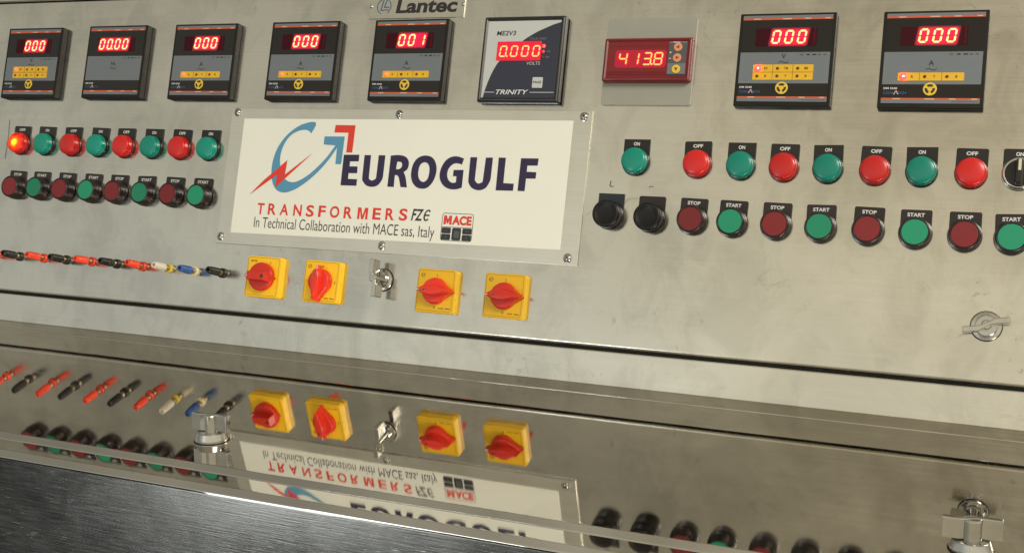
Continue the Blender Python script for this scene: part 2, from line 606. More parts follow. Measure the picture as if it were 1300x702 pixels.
# fixed front rail with a sloping nose, and the tall front sheet
H2 = DESK - 3.5
rail = [(322, H2 + .08)] + [(322 + 27.4 * i / 4, H2 + .08 - .12 * i / 4) for i in range(1, 4)] + [(349.0, H2 - .04)] + arc(349.5, H2 - 4.05, 4, 89, 68, 6)
rail += [(354.4, H2 - 1.62), (357.0, H2 - 2.7)] + arc(356.6, H2 - 3.9, 1.25, 66, 2, 7)[1:] + [(357.87, H2 - 5)]
sweep('front_rail', rail, 'edge_steel', con)
front = [(357.7, H2 - 5.0), (357.8, H2 - 6)] + [(357.8, H2 - 6 - 620 * i / 12) for i in range(1, 13)]
sweep('front_panel', front, 'front_steel', con)
# hand-drawn marks on the sheet
mb = MB()
mb.line([(-817.3, 428), (-815.2, 400), (-816.4, 374)], .9, .25, 'pencil')
mb.line([(-816.8, 398), (-813.8, 391)], .9, .27, 'pencil')
mb.T = PM
mb.v = [tuple(PM @ Vector(p)) for p in mb.v]
mb.build('pencil_line', con)
mb = MB()
mb.line([(45.4, 373.5), (44.6, 367.6), (48.8, 367.4)], .9, .25, 'felt_pen')
mb.v = [tuple(PM @ Vector(p)) for p in mb.v]
mb.build('pen_mark', con)
mb = MB()
mb.line([(87.6, 367.6), (89, 368.9), (91, 369.2), (92.4, 368.3)], .7, .25, 'felt_pen')
mb.v = [tuple(PM @ Vector(p)) for p in mb.v]
mb.build('pen_mark', con)

# ================================================================ meters
SEG = {'0': 'abcdef', '1': 'bc', '3': 'abcdg', '4': 'bcfg', '8': 'abcdefg'}
def digit(parent, ch, x, y, m, w=8.4, h=14, t=1.75, z0=0, z1=.8, slant=.14, dp=False):
    """one seven-segment figure; (x, y) is its lower left corner"""
    mb = MB()
    g = .32
    def seg(pts):
        q = [(x + px + slant * py, y + py) for px, py in pts]
        mb.prism(q, z0, z1, 'digit_flank', 0, bottom=False, top=False)
        mb.ngon(q, z1, m)
    hh = h / 2
    b = t / 2
    def hor(yc):
        l, r = b + g, w - b - g
        seg([(l, yc), (l + b, yc - b), (r - b, yc - b), (r, yc), (r - b, yc + b), (l + b, yc + b)])
    def ver(xc, y0, y1):
        seg([(xc, y0 + g), (xc + b, y0 + b + g), (xc + b, y1 - b - g), (xc, y1 - g), (xc - b, y1 - b - g), (xc - b, y0 + b + g)])
    for s in SEG[ch]:
        if s == 'a': hor(h - b)
        if s == 'g': hor(hh)
        if s == 'd': hor(b)
        if s == 'f': ver(b, hh, h - b)
        if s == 'e': ver(b, b, hh)
        if s == 'b': ver(w - b, hh, h - b)
        if s == 'c': ver(w - b, b, hh)
    if dp:
        seg([(w + 1.1 + .95 * cos(i * pi / 5), .9 + .95 * sin(i * pi / 5)) for i in range(10)])
    return mb.build('digit', parent, 20)

METER_G = 'black digital panel meters in the top row'
def meter(label, M, unit, digits, rows, lit='led_dimmed', texts=()):
    t = thing('digital_meter', label, 'panel meter', M, METER_G)
    mb = MB()
    o = rrect(96, 96, 1.2, 3)
    mb.prism(rrect(95, 95, 1, 3), 0, 6, 'bezel_plastic', 0, bottom=False)
    mb.prism(o, 5, 12, 'bezel_plastic', .8, 2)
    # raised lip round the face
    mb.build('bezel', t)
    f = MB()
    x0, x1 = -44.8, 44.4
    z = 12.15
    for y0, y1, m in ((43, 45.7, 'face_grey'), (41.1, 43, 'stripe_red'), (7.5, 41.1, 'face_black'), (-24.4, 7.5, 'face_grey'),
                      (-37.8, -24.4, 'face_black'), (-39.6, -37.8, 'stripe_red'), (-43, -39.6, 'face_grey')):
        f.rect(x0, y0, x1, y1, z, m)
    for yy in (42.05, -38.7):
        for xx, ww in ((-34, 7), (-5, 9), (17, 6), (37, 5)):
            f.rect(xx, yy - .5, xx + ww, yy + .5, z + .12, 'stripe_pale')
    ty = 1.0 if rows == 2 else -6.0
    if rows == 0:
        f.text('Hz', -1, -4.6, 4.6, z + .15, 'ink_dark', bold=.01)
    else:
        f.text(unit, -1, ty, 5.0, z + .15, 'ink_dark', bold=.015)
    yb = ty - 3.4 if rows else -8.2
    f.line([(-5.6, yb - .9), (-4.2, yb + .5), (-2.8, yb + .6), (-.6, yb - .6), (1.4, yb - 1.2), (3.0, yb - .6), (4.2, yb + .6)], .7, z + .15, 'ink_dark')
    for k, (xx, ww) in enumerate(((15, 3), (21.5, 3), (27, 4), (32.5, 3), (38, 2.6))):
        f.rect(xx, 4.2, xx + ww, 5.6, z + .12, 'ink_dark' if k in (1, 2) else 'key_grey')
    f.text('DM 5240', -43, -29.4, 2.0, z + .15, 'print_white', width=12.5, align='l', bold=.02)
    f.text('CONZTECH', -43, -34.2, 2.5, z + .15, 'print_blue', width=21, align='l', bold=.02)
    f.line([(-33.4, -34.6), (-31.2, -30.6), (-29.4, -34.4)], .7, z + .2, 'stripe_pale')
    for xx in range(9):
        f.rect(20 + xx * 2.6, -41.6, 21.6 + xx * 2.6, -41.1, z + .12, 'ink_dark')
    f.build('faceplate', t)
    d = MB()
    d.prism(rrect(61, 18.4, .8, 3, -.4, 23.0), 12.1, 12.5, 'display_board', 0)
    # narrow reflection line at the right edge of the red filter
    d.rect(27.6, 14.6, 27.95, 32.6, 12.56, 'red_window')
    # halo of the working figures, put in as layered glowing sheets
    first = 0 if digits[0] != ' ' else 1
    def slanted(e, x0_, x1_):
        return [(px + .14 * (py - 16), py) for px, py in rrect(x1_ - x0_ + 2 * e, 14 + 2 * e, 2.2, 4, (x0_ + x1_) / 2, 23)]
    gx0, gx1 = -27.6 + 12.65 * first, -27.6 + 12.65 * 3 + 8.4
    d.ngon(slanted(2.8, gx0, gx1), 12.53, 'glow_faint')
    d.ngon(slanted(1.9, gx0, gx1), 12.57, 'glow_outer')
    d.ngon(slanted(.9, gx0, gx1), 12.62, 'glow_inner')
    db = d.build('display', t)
    for i, ch in enumerate(digits):
        if ch[0] != ' ':
            digit(db, ch[0], -27.6 + 12.65 * i, 16.0, 'digit_light', z0=12.5, z1=13.3, dp=len(ch) > 1)
    if rows:
        s = MB()
        y1 = -5.2 if rows == 2 else -13.0
        y0 = -20.9
        s.prism(rrect(60, y1 - y0, .8, 3, -.8, (y0 + y1) / 2), 12.1, 12.55, 'strip_yellow', 0)
        for k in (1, 2):
            s.rect(-30.8 + 20 * k - .2, y0 + .2, -30.8 + 20 * k + .2, y1 - .2, 12.66, 'strip_line')
        if rows == 2:
            s.rect(-30.6, (y0 + y1) / 2 - .2, 29, (y0 + y1) / 2 + .2, 12.68, 'strip_line')
        names = (('RY', 'YB', 'BR'), ('R', 'Y', 'B')) if rows == 2 else (('R', 'Y', 'B'),)
        so = s
        lamps = []
        for r, nm in enumerate(names):
            yc = y1 - 3.95 - 7.85 * r
            for k, tx in enumerate(nm):
                s.text(tx, -17.6 + 20 * k, yc - 1.25, 2.5, 12.72, 'ink_brown', bold=.03)
                lamps.append((-26 + 20 * k + (.6 if k == 0 and r == 0 else 0), yc, r == 0 and k == 0))
        so = s.build('phase_strip', t)
        for lx, ly, on in lamps:
            q = MB()
            k = (2.2 if lit == 'led_on' else 1.4) if on else 1
            u_ = .9 if on else 0
            q.lathe([(1.5 * k, 12.5), (1.5 * k, 12.9 + u_), (1.25 * k, 13.25 + u_), (.7 * k, 13.45 + u_), (0.001, 13.5 + u_)], lit if on else 'led_off', 16, lx, ly)
            if on and lit == 'led_on':
                q.disc(lx, ly, .8, 14.5, 'led_core', 16)
            q.build('indicator_lamp', so)
        b = MB()
        b.lathe([(6.3, 12.2), (6.3, 12.6), (6.0, 12.8)], 'button_yellow', 32, -.6, -29.1)
        for a in (90, 210, 330):
            b.ring(-.6, -29.1, 2.3, 4.6, 12.95, 'ink_dark', a - 42, a + 42, 10)
        b.build('select_button', t)
    return t

my = {1: 502.9, 2: 503.6, 3: 503.2, 4: 503.3, 5: 503.0, 8: 500.4, 9: 499.6}
v1 = meter('voltmeter reading 000 with two-row yellow strip, at the far left of the meter row', seated(-779, my[1]), 'V', [' ', '0', '0', '0'], 2)
meter('digital meter reading 00.00, without yellow strip or round button, second from the left', seated(-638.3, my[2]), 'Hz', ['0', '0.', '0', '0'], 0)
a3 = meter('ammeter reading 000, third meter from the left, next to the meter showing 00.00', seated(-498.4, my[3]), 'A', [' ', '0', '0', '0'], 1)
copy_tree(a3, seated(-352.1, my[4]), 'ammeter reading 000 just left of the meter reading 001')
meter('ammeter reading 001, directly below the small engraved Lantec plate', seated(-208.9, my[5]), 'A', [' ', '0', '0', '1'], 1)
meter('voltmeter reading 000 beside the red 413.8 meter', seated(218.8, my[8]), 'V', [' ', '0', '0', '0'], 2, 'led_on')
meter('ammeter reading 000 with bright red lamp, at the right end of the row', seated(358.9, my[9]), 'A', [' ', '0', '0', '0'], 1, 'led_on')

# white and navy voltmeter
t = thing('digital_meter', 'square voltmeter with white and navy face, reading 0.000', 'panel meter', seated(-67.7, 502.7, 2.5))
mb = MB()
mb.prism(rrect(92, 92, 1), 0, 6, 'black_plastic', bottom=False)
mb.prism(rrect(97, 97, 2.2), 5, 14, 'black_plastic', 3.0, 3, top=False)
rim = inset(rrect(97, 97, 2.2), 3.0)
inn = inset(rrect(97, 97, 2.2), 5.2)
n = len(rim)
mb.add([(p[0], p[1], 14) for p in rim] + [(p[0], p[1], 12.6) for p in inn], [(i, (i + 1) % n, n + (i + 1) % n, n + i) for i in range(n)], 'black_plastic')
mb.build('bezel', t)
f = MB()
E_ = 43.35
f.rect(-E_, -E_, E_, E_, 12.7, 'white_face')
arcp = [(43.35, 41.0), (34, 38.2), (24.7, 34.3), (17, 31), (10, 27.2), (3, 22.8), (-2.9, 18.3), (-11, 11.6), (-20, 4.0), (-27.8, -4.6), (-31.5, -11.5), (-34.5, -18.5), (-37, -25.5), (-39.1, -32.6), (-41.4, -43.35), (43.35, -43.35)]
f.ngon(arcp, 12.85, 'navy_face')
f.text('ME2V3', -32, 27.0, 5.0, 13, 'ink_dark', width=23, align='l', bold=.01, shear=.12)
f.text('TRUE RMS', 7.6, 21.6, 2.2, 13, 'key_grey_light', width=20, align='l', bold=.01)
f.text('VOLTS', 7.1, -6.5, 3.5, 13, 'white_face', width=16, align='l')
f.text('TRINITY', -26.2, -39.6, 5.2, 13, 'print_white', width=39, align='l', bold=.015, shear=.25)
f.rect(-41, -37.6, -28, -36.9, 13, 'white_face')
f.rect(14.4, -37.6, 42.8, -36.9, 13, 'white_face')
for k, s_ in enumerate(('RY', 'YB', 'BR')):
    f.text(s_, 29.2, 13.6 - 6.3 * k, 2.2, 13, 'key_grey_light' if k else 'led_off', width=4.6, align='l', bold=.01)
f.build('faceplate', t)
d = MB()
d.prism(rrect(52.8, 21.6, .8, 3, -3.4, 9.2), 12.7, 13.1, 'board_lit')  # red spill of the figures put in as emission of the board
db = d.build('display', t)
for i, ch in enumerate(('0', '0', '0', '0')):
    digit(db, ch, -26.8 + 13.1 * i, 2.4, 'digit_light_soft', w=8.6, h=12.8, t=1.5, z0=13.1, z1=13.7, slant=.10, dp=(i == 0))
for k, mm in enumerate(('led_on', 'led_dim', 'led_off')):
    q = MB()
    q.lathe([(1.7, 12.8), (1.7, 13.4), (1.3, 13.8), (0.001, 14)], mm, 16, 25.8, 14.4 - 6.2 * k)
    q.build('indicator_lamp', t)
b = MB()
b.prism(rrect(12, 12, 1, 3, 22.5, -26.4), 12.8, 13.7, 'white_face', .4, 2)
b.text('PAGE', 22.5, -27.4, 2.6, 13.85, 'ink_dark', width=9.6, bold=.02)
b.build('page_button', t)

# red meter on a grey backing plate
t = thing('digital_meter', 'wide red digital meter reading 413.8 on a grey backing plate, with three round keys', 'panel meter', on_panel(75, 501.9))
mb = MB()
mb.prism(rrect(98, 94, 3), 0, 3, 'grey_backing', .5, 2, bottom=False)
mb.build('backing_plate', t)
mb = MB()
mb.prism(rrect(96, 47, 2.4), 3, 11.5, 'red_housing', 2.6, 3, top=False)
rim = inset(rrect(96, 47, 2.4), 2.6)
inn = inset(rrect(96, 47, 2.4), 4.2)
n = len(rim)
mb.add([(p[0], p[1], 11.5) for p in rim] + [(p[0], p[1], 10.4) for p in inn], [(i, (i + 1) % n, n + (i + 1) % n, n + i) for i in range(n)], 'red_housing')
mb.build('housing', t)
d = MB()
d.prism(rrect(87.4, 38.4, .5), 10.0, 10.5, 'red_window')
d.rect(-43, -17.5, 22.5, -12.6, 10.62, 'red_window_dark')
d.rect(-42.5, 14.0, 22.5, 14.6, 10.62, 'red_window_dark')
d.prism(rrect(56, 19, 3, 3, -7, .8), 10.5, 10.62, 'glow_outer')  # red halo round the figures, put in as glowing patches
d.ngon(rrect(51.5, 16.4, 2, 3, -6.6, .8), 10.65, 'glow_soft')
db = d.build('display', t)
for ch, xx, dp in (('4', -31.2, 0), ('1', -18.2, 0), ('3', -4.4, 1), ('8', 7.4, 0)):
    digit(db, ch, xx, -6.0, 'digit_light_soft', w=9.2, h=13.5, t=1.25, z0=10.65, z1=11.2, slant=.09, dp=bool(dp))
k_ = MB()
k_.rect(23.2, -4.2, 42.4, 19.0, 10.7, 'key_grey')
k_.rect(23.2, -17.8, 42.4, -4.2, 10.7, 'key_grey_light')
k_.rect(23.2, 17.3, 42.4, 19.0, 10.8, 'key_grey_light')
k_.rect(23.2, -17.8, 42.4, -15.6, 10.8, 'navy_face')
k_.text('MENU', 31, 17.5, 1.3, 10.9, 'print_white', width=7, bold=.03)
k_.rect(24.4, 6.6, 26, 8.0, 10.8, 'print_white')
k_.rect(23.8, .6, 26.4, 1.3, 10.8, 'print_white')
kp = k_.build('keypad', t)
for (kx, ky), mm, a in (((32.9, 13), 'key_orange', 180), ((32.8, 1.6), 'key_orange', 0), ((32.6, -10.4), 'button_yellow', 270)):
    q = MB()
    q.lathe([(4.5, 10.8), (4.5, 11.2), (4.1, 11.5)], mm, 28, kx, ky)
    q.ngon([(kx + 2.3 * cos(radians(a + b_)), ky + 2.3 * sin(radians(a + b_))) for b_ in (0, 125, 235)], 11.65, 'ink_brown')
    q.build('key', kp)

# ================================================================ pilot lamps and push buttons
def legend(t, word, m='black_plastic', round_=True, top=24, w=28.6):
    mb = MB()
    r = 1.8 if round_ else .3
    low = 15.4
    pl = rrect(w, top + low, 0, 8, 0, (top - low) / 2, radii=(r, r, w / 2 - .6, w / 2 - .6))
    mb.prism(pl, 0, 1.3, m, .35, 2, bottom=False)
    if word:
        wd_ = {'ON': 6.6, 'OFF': 10.2, 'STOP': 13.4, 'START': 15.8}[word]
        mb.text(word, -.3, top - 6.8, 3.6, 1.42, 'print_white', width=wd_, bold=.03)
    return mb.build('legend_plate', t)

def pilot(label, M, word, lens, group):
    t = thing('pilot_lamp', label, 'pilot lamp', M, group)
    legend(t, word, round_=(word == 'OFF'))
    r = MB()
    r.lathe([(15.0, 1.2), (15.0, 2.6), (14.7, 3.4), (14.2, 3.6), (13.4, 3.6)], 'ring_red' if lens != 'lens_green' else 'black_plastic', 44)
    r.build('base_ring', t)
    c = MB()
    prof = [(13.8, 3.5), (14.1, 4.2), (14.1, 5.0), (13.6, 5.4), (13.5, 9.2), (13.35, 10.2), (12.9, 11.1), (12.2, 11.7), (11, 12.2), (8.5, 12.8), (5, 13.25), (2, 13.4), (.001, 13.45)]
    if lens == 'lens_lit':
        c.lathe(prof[:7], 'lens_red', 48)
        c.lathe(prof[6:], lens, 48)
    else:
        c.lathe(prof, lens, 48)
    co_ = c.build('lens', t, 50)
    if lens == 'lens_lit':
        b = MB()
        b.lathe([(.001, 5.6), (1.6, 6.1), (3.0, 7.4), (3.5, 9), (3.0, 10.6), (1.6, 11.9), (.001, 12.2)], 'bulb', 20)
        b.build('bulb', co_)
    return t

def push(label, M, word, cap, group):
    t = thing('push_button', label, 'push button', M, group)
    legend(t, word, 'brown_black', True, 23)
    b = MB()
    b.lathe([(15.6, 1.2), (15.6, 4), (15.3, 5.2), (14.9, 6.0), (14.3, 11.8), (13.9, 13.1), (13.3, 13.8), (12.7, 13.9), (12.3, 13.6), (12.2, 12.8)], 'brown_black', 48)
    b.build('bezel', t, 55)
    c = MB()
    c.lathe([(12.1, 11.6), (12.1, 13.0), (11.9, 13.35), (11.5, 13.5)], cap, 44)
    c.build('button_cap', t)
    return t

LY1, LY2 = 395.0, 335.2
x1 = [-790.2, -746.5, -700.7, -655.7, -612.6, -567.9, -524.0, -479.7]
x2 = [-788.0, -745.1, -701.7, -657.4, -614.2, -570.1, -525.8, -482.7]
GL1, GL2 = 'pilot lamps in the upper row at the left', 'push buttons in the lower row at the left'
GR1, GR2 = 'pilot lamps in the upper row at the right', 'push buttons in the lower row at the right'
pilot('lit OFF lamp glowing orange and yellow inside its red lens, far left of the panel', fitted(x1[0], LY1), 'OFF', 'lens_lit', GL1)
g = pilot('green ON lamp right beside the glowing OFF lamp', fitted(x1[1], LY1), 'ON', 'lens_green', GL1)
r = pilot('unlit red OFF lamp nearest to the glowing one, under the meter reading 00.00', fitted(x1[2], LY1), 'OFF', 'lens_red', GL1)
copy_tree(g, fitted(x1[3], LY1), 'second green ON lamp from the left, between two unlit red OFF lamps')
copy_tree(r, fitted(x1[4], LY1), 'middle one of the three unlit red OFF lamps in the left block')
copy_tree(g, fitted(x1[5], LY1), 'third green ON lamp from the left, under the third meter of the row')
copy_tree(r, fitted(x1[6], LY1), 'red OFF lamp second from the sign, last red one of the left block')
copy_tree(g, fitted(x1[7], LY1), 'green ON lamp next to the left edge of the big white sign')
s0 = push('dark red STOP button at the far left end, under the glowing OFF lamp', fitted(x2[0], LY2), 'STOP', 'cap_red', GL2)
s1 = push('first green START button from the left, diagonally under the glowing OFF lamp', fitted(x2[1], LY2), 'START', 'cap_green', GL2)
copy_tree(s0, fitted(x2[2], LY2), 'second STOP button from the left in the left block')
copy_tree(s1, fitted(x2[3], LY2), 'second green START button from the left, in the left block')
copy_tree(s0, fitted(x2[4], LY2), 'third STOP button from the left in the left block')
copy_tree(s1, fitted(x2[5], LY2), 'third green START button from the left, in the left block')
copy_tree(s0, fitted(x2[6], LY2), 'last STOP button of the left block, second from the sign')
copy_tree(s1, fitted(x2[7], LY2), 'green START button next to the lower left edge of the big white sign')

xr = [70.8, 137.1, 182.1, 225.4, 268.3, 313.0, 355.8, 400.0]
yr = [394.6, 393.8, 393.4, 393.0, 392.9, 392.6, 392.8, 392.6]
copy_tree(g, fitted(xr[0], yr[0]), 'green ON lamp standing apart right of the white sign, above a black button', GR1)
copy_tree(r, fitted(xr[1], yr[1]), 'first red OFF lamp right of the sign, under the red meter', GR1)
copy_tree(g, fitted(xr[2], yr[2]), 'green ON lamp between the first two red OFF lamps right of the sign', GR1)
copy_tree(r, fitted(xr[3], yr[3]), 'second red OFF lamp right of the sign, under the right-hand voltmeter', GR1)
copy_tree(g, fitted(xr[4], yr[4]), 'green ON lamp between the second and third red OFF lamps right of the sign', GR1)
copy_tree(r, fitted(xr[5], yr[5]), 'third red OFF lamp right of the sign, left of the last green ON lamp', GR1)
copy_tree(g, fitted(xr[6], yr[6]), 'last green ON lamp on the right, under the ammeter at the row end', GR1)
copy_tree(r, fitted(xr[7], yr[7]), 'red OFF lamp beside the black selector switch at the right edge', GR1)
xq = [137.5, 178.6, 222.8, 266.1, 311.1, 354.5, 398.5, 438.9]
yq = [335.2, 334.6, 334.2, 334.0, 333.7, 332.9, 332.8, 332.6]
for i in range(8):
    lab = ['STOP button right beside the two black buttons', 'first green START button right of the black buttons',
           'second STOP button right of the black buttons', 'second green START button right of the black buttons',
           'third STOP button right of the black buttons', 'third green START button right of the black buttons',
           'last STOP button on the right, under the red lamp beside the selector switch',
           'green START button cut by the right edge of the picture, below the selector switch'][i]
    copy_tree(s1 if i % 2 else s0, fitted(xq[i], yq[i], 2.5 if i == 7 else 0), lab, GR2)

# two black buttons without wording
for k, (xx, yy, mm, lab, ra) in enumerate(((48.1, 336.2, 'blue_black', 'plain black push button on a blue-black square plate, nearest the sign corner', False),
                                      (93.0, 335.0, 'brown_black', 'plain black push button on a brown-black rounded plate, left of the first STOP button', True))):
    t = thing('push_button', lab, 'push button', on_panel(xx, yy), 'black buttons without wording')
    legend(t, None, mm, ra, 23.5)
    b = MB()
    b.lathe([(15.2, 1.2), (15.2, 4), (14.6, 5.0), (14.4, 6), (14.7, 9), (14.9, 13), (14.7, 16), (14.1, 17.4), (13.0, 18.0), (11.6, 18.0), (10.6, 17.4), (8, 16.6), (.001, 16.3)], 'knob_black', 48)
    b.build('button_cap', t, 55)

# selector switch
t = thing('selector_switch', 'black selector switch with chrome ring and cream marker at the right edge of the picture', 'selector switch', on_panel(441.5, 393.0))
legend(t, 'ON', round_=True)
q = MB()
q.lathe([(15.2, 1.2), (15.2, 5), (14.9, 7), (14.2, 8.2), (13.4, 8.6), (12.6, 8.4), (12.3, 7.6)], 'chrome_dull', 48)
q.build('chrome_ring', t, 55)
q = MB()
q.lathe([(12.4, 6), (12.4, 8.6), (11.8, 9.6), (10.5, 10), (.001, 10.2)], 'black_plastic', 44)
q.prism(rrect(7.4, 24, 2.2), 9.5, 20, 'black_plastic', 1.2, 3, bottom=False, taper=.5)
kn = q.build('knob', t)
q = MB()
q.prism(rrect(2.6, 10.5, .3, 3, 0, 5.6), 19.8, 20.5, 'plug_cream', .2, 2)
q.build('marker', kn)

# ================================================================ white sign
t = thing('company_sign', 'large cream EUROGULF TRANSFORMERS sign on an aluminium plate, with blue swoosh and red bolt', 'sign', on_panel(0, 0))
mb = MB()
mb.prism([(-451.4, 279.0), (17.5, 280.4), (18.0, 448.3), (-451.4, 446.9)], 0.3, 2.2, 'plate_aluminium', .5, 2)
mb.build('backing_plate', t)
l = MB()
z = 2.6
l.prism([(-432.0, 292.9), (-3.7, 296.3), (-3.2, 437.3), (-431.7, 433.9)], 2.2, z, 'sign_cream', .1, 1)
def round_corners(pts, k=3):
    # Catmull-Rom through the gentle bends, sharp corners kept
    n = len(pts)
    P = [Vector(p) for p in pts]
    def sharp(i):
        a, b, c = P[i - 1], P[i], P[(i + 1) % n]
        return (b - a).angle(c - b) > radians(58)
    res = []
    for i in range(n):
        p1, p2 = P[i], P[(i + 1) % n]
        p0 = p1 * 2 - p2 if sharp(i) else P[i - 1]
        p3 = p2 * 2 - p1 if sharp((i + 1) % n) else P[(i + 2) % n]
        L_ = (p2 - p1).length
        straight = L_ > 12
        for q in range(1 if straight else k):
            u = q / (1 if straight else k)
            v = .5 * ((2 * p1) + (p2 - p0) * u + (2 * p0 - 5 * p1 + 4 * p2 - p3) * u * u + (3 * p1 - p0 - 3 * p2 + p3) * u ** 3)
            res.append((v.x, v.y))
    return res
def smooth_path(pts, k=4):
    res = []
    n = len(pts)
    for i in range(n - 1):
        p0, p1, p2, p3 = [Vector(pts[min(max(j, 0), n - 1)]) for j in (i - 1, i, i + 1, i + 2)]
        for q in range(k):
            u = q / k
            v = .5 * ((2 * p1) + (p2 - p0) * u + (2 * p0 - 5 * p1 + 4 * p2 - p3) * u * u + (3 * p1 - p0 - 3 * p2 + p3) * u ** 3)
            res.append((v.x, v.y))
    res.append(tuple(pts[-1]))
    return res
inner = [(-333.2, 417.0), (-336.4, 420.0), (-342.3, 421.3), (-350.7, 420.0), (-359.6, 415.7), (-366.3, 408.7), (-371.4, 398.2), (-373.0, 387.4), (-371.6, 377.6), (-367.8, 367.9), (-361.8, 360.6), (-353.5, 357.6), (-346.0, 358.6), (-337.1, 362.7), (-326.8, 370.0), (-316.9, 379.2), (-307.1, 390.0), (-297.8, 403.4)]
head = [(-314.1, 404.2), (-314.0, 413.9), (-286.4, 414.2), (-287.1, 381.2), (-294.9, 381.1), (-295.3, 400.6)]
outer = [(-295.3, 400.6), (-304.8, 386.0), (-316.0, 372.8), (-326.0, 363.5), (-336.1, 355.6), (-346.6, 349.2), (-357.5, 345.2), (-366.0, 345.0), (-373.3, 348.0), (-379.1, 355.2), (-382.5, 365.7), (-383.3, 375.6), (-381.8, 388.0), (-377.6, 399.7), (-370.5, 410.6), (-362.0, 419.0), (-353.3, 424.9), (-344.3, 428.8), (-335.1, 430.9), (-329.2, 430.6), (-328.0, 427.6), (-329.6, 423.4)]
l.ngon(smooth_path(inner) + head + smooth_path(outer)[1:], z + .2, 'sign_blue')
l.ngon([(-300.7, 427.8), (-273.5, 427.9), (-273.9, 395.4), (-282.0, 395.3), (-282.0, 418.8), (-301.2, 418.8)], z + .2, 'sign_red')
l.ngon([(-411.1, 339.9), (-392.2, 358.8), (-362.0, 384.1), (-363.3, 366.4), (-327.3, 393.9), (-352.5, 370.8), (-374.9, 350.4), (-374.2, 366.0)], z + .4, 'sign_red')
# main word, outlined letter by letter
WORD = {
    'E': [(-284.7, 392.6), (-263.9, 393.1), (-263.8, 385.3), (-275.4, 385.0), (-275.3, 379.0), (-264.4, 379.2), (-264.2, 371.3), (-275.6, 371.0), (-275.6, 364.2), (-263.2, 364.1), (-263.2, 356.5), (-284.6, 356.3)],
    'U': [(-256.8, 392.9), (-248.2, 393.0), (-247.9, 367.9), (-246.9, 364.9), (-244.8, 363.5), (-242.0, 363.6), (-239.4, 365.2), (-238.1, 368.2), (-237.9, 393.2), (-229.3, 393.3), (-229.3, 370.0), (-230.6, 364.0), (-234.1, 358.9), (-238.8, 356.5), (-244.4, 356.0), (-250.2, 357.5), (-254.7, 361.6), (-256.6, 367.1)],
    'R': [(-222.0, 393.2), (-213.5, 394.0), (-206.8, 393.6), (-201.6, 391.6), (-198.3, 387.7), (-197.5, 382.8), (-198.8, 377.9), (-203.1, 374.6), (-199.7, 368.0), (-196.7, 357.0), (-205.0, 357.2), (-208.5, 367.7), (-211.1, 370.6), (-214.1, 370.5), (-213.8, 356.8), (-222.1, 357.0)],
    'Rh': [(-212.8, 386.3), (-209.2, 386.4), (-206.6, 385.0), (-205.9, 382.1), (-207.2, 379.1), (-209.8, 377.7), (-213.4, 377.6)],
    'O': [(-176.3, 394.4), (-169.6, 392.9), (-164.8, 388.7), (-161.8, 381.9), (-161.5, 375.1), (-162.9, 368.2), (-165.9, 362.3), (-170.7, 357.7), (-177.0, 356.2), (-184.3, 357.7), (-189.8, 362.4), (-192.8, 369.2), (-193.3, 376.1), (-191.9, 384.0), (-188.2, 390.0), (-182.6, 393.4)],
    'Oh': [(-176.9, 386.7), (-173.0, 385.0), (-170.5, 380.2), (-170.3, 373.8), (-171.4, 368.0), (-174.3, 364.7), (-177.4, 364.0), (-180.9, 365.7), (-183.6, 370.0), (-184.3, 375.4), (-183.6, 381.3), (-181.1, 385.3)],
    'G': [(-128.5, 392.1), (-130.4, 385.3), (-134.4, 386.4), (-139.7, 386.3), (-144.1, 383.4), (-146.8, 379.0), (-147.5, 373.6), (-146.1, 368.8), (-143.1, 365.5), (-139.2, 364.2), (-135.4, 365.1), (-135.6, 371.9), (-140.0, 371.9), (-139.9, 378.9), (-127.6, 379.3), (-127.6, 359.3), (-132.6, 357.5), (-138.9, 356.8), (-145.4, 358.0), (-151.7, 361.8), (-155.6, 367.5), (-156.9, 373.8), (-155.6, 381.1), (-152.1, 388.0), (-147.3, 392.3), (-141.2, 394.4), (-134.8, 394.1)],
    'U2': [(-120.8, 394.0), (-112.4, 394.1), (-112.6, 370.4), (-111.5, 367.1), (-109.4, 365.0), (-106.8, 364.7), (-104.3, 365.9), (-102.6, 368.8), (-101.8, 394.0), (-93.3, 394.3), (-93.4, 372.0), (-94.8, 365.8), (-98.0, 360.4), (-103.4, 357.5), (-109.0, 357.3), (-115.0, 359.3), (-118.8, 363.5), (-120.5, 369.2)],
    'L': [(-86.2, 394.5), (-77.7, 394.5), (-77.6, 366.1), (-65.1, 365.9), (-65.2, 358.1), (-85.9, 357.8)],
    'F': [(-59.5, 394.4), (-38.7, 394.7), (-39.1, 386.8), (-51.1, 386.6), (-51.2, 379.6), (-39.8, 379.5), (-40.0, 372.4), (-51.2, 372.2), (-51.4, 358.2), (-59.7, 358.2)],
}
for k, pts in WORD.items():
    if not k.endswith('h'):
        q = pts
        if k in 'UROG' or k == 'U2':
            q = round_corners(pts)
        hole = WORD.get(k + 'h')
        l.ngon(q, z + .3, 'sign_navy', holes=[round_corners(hole)] if hole else [])
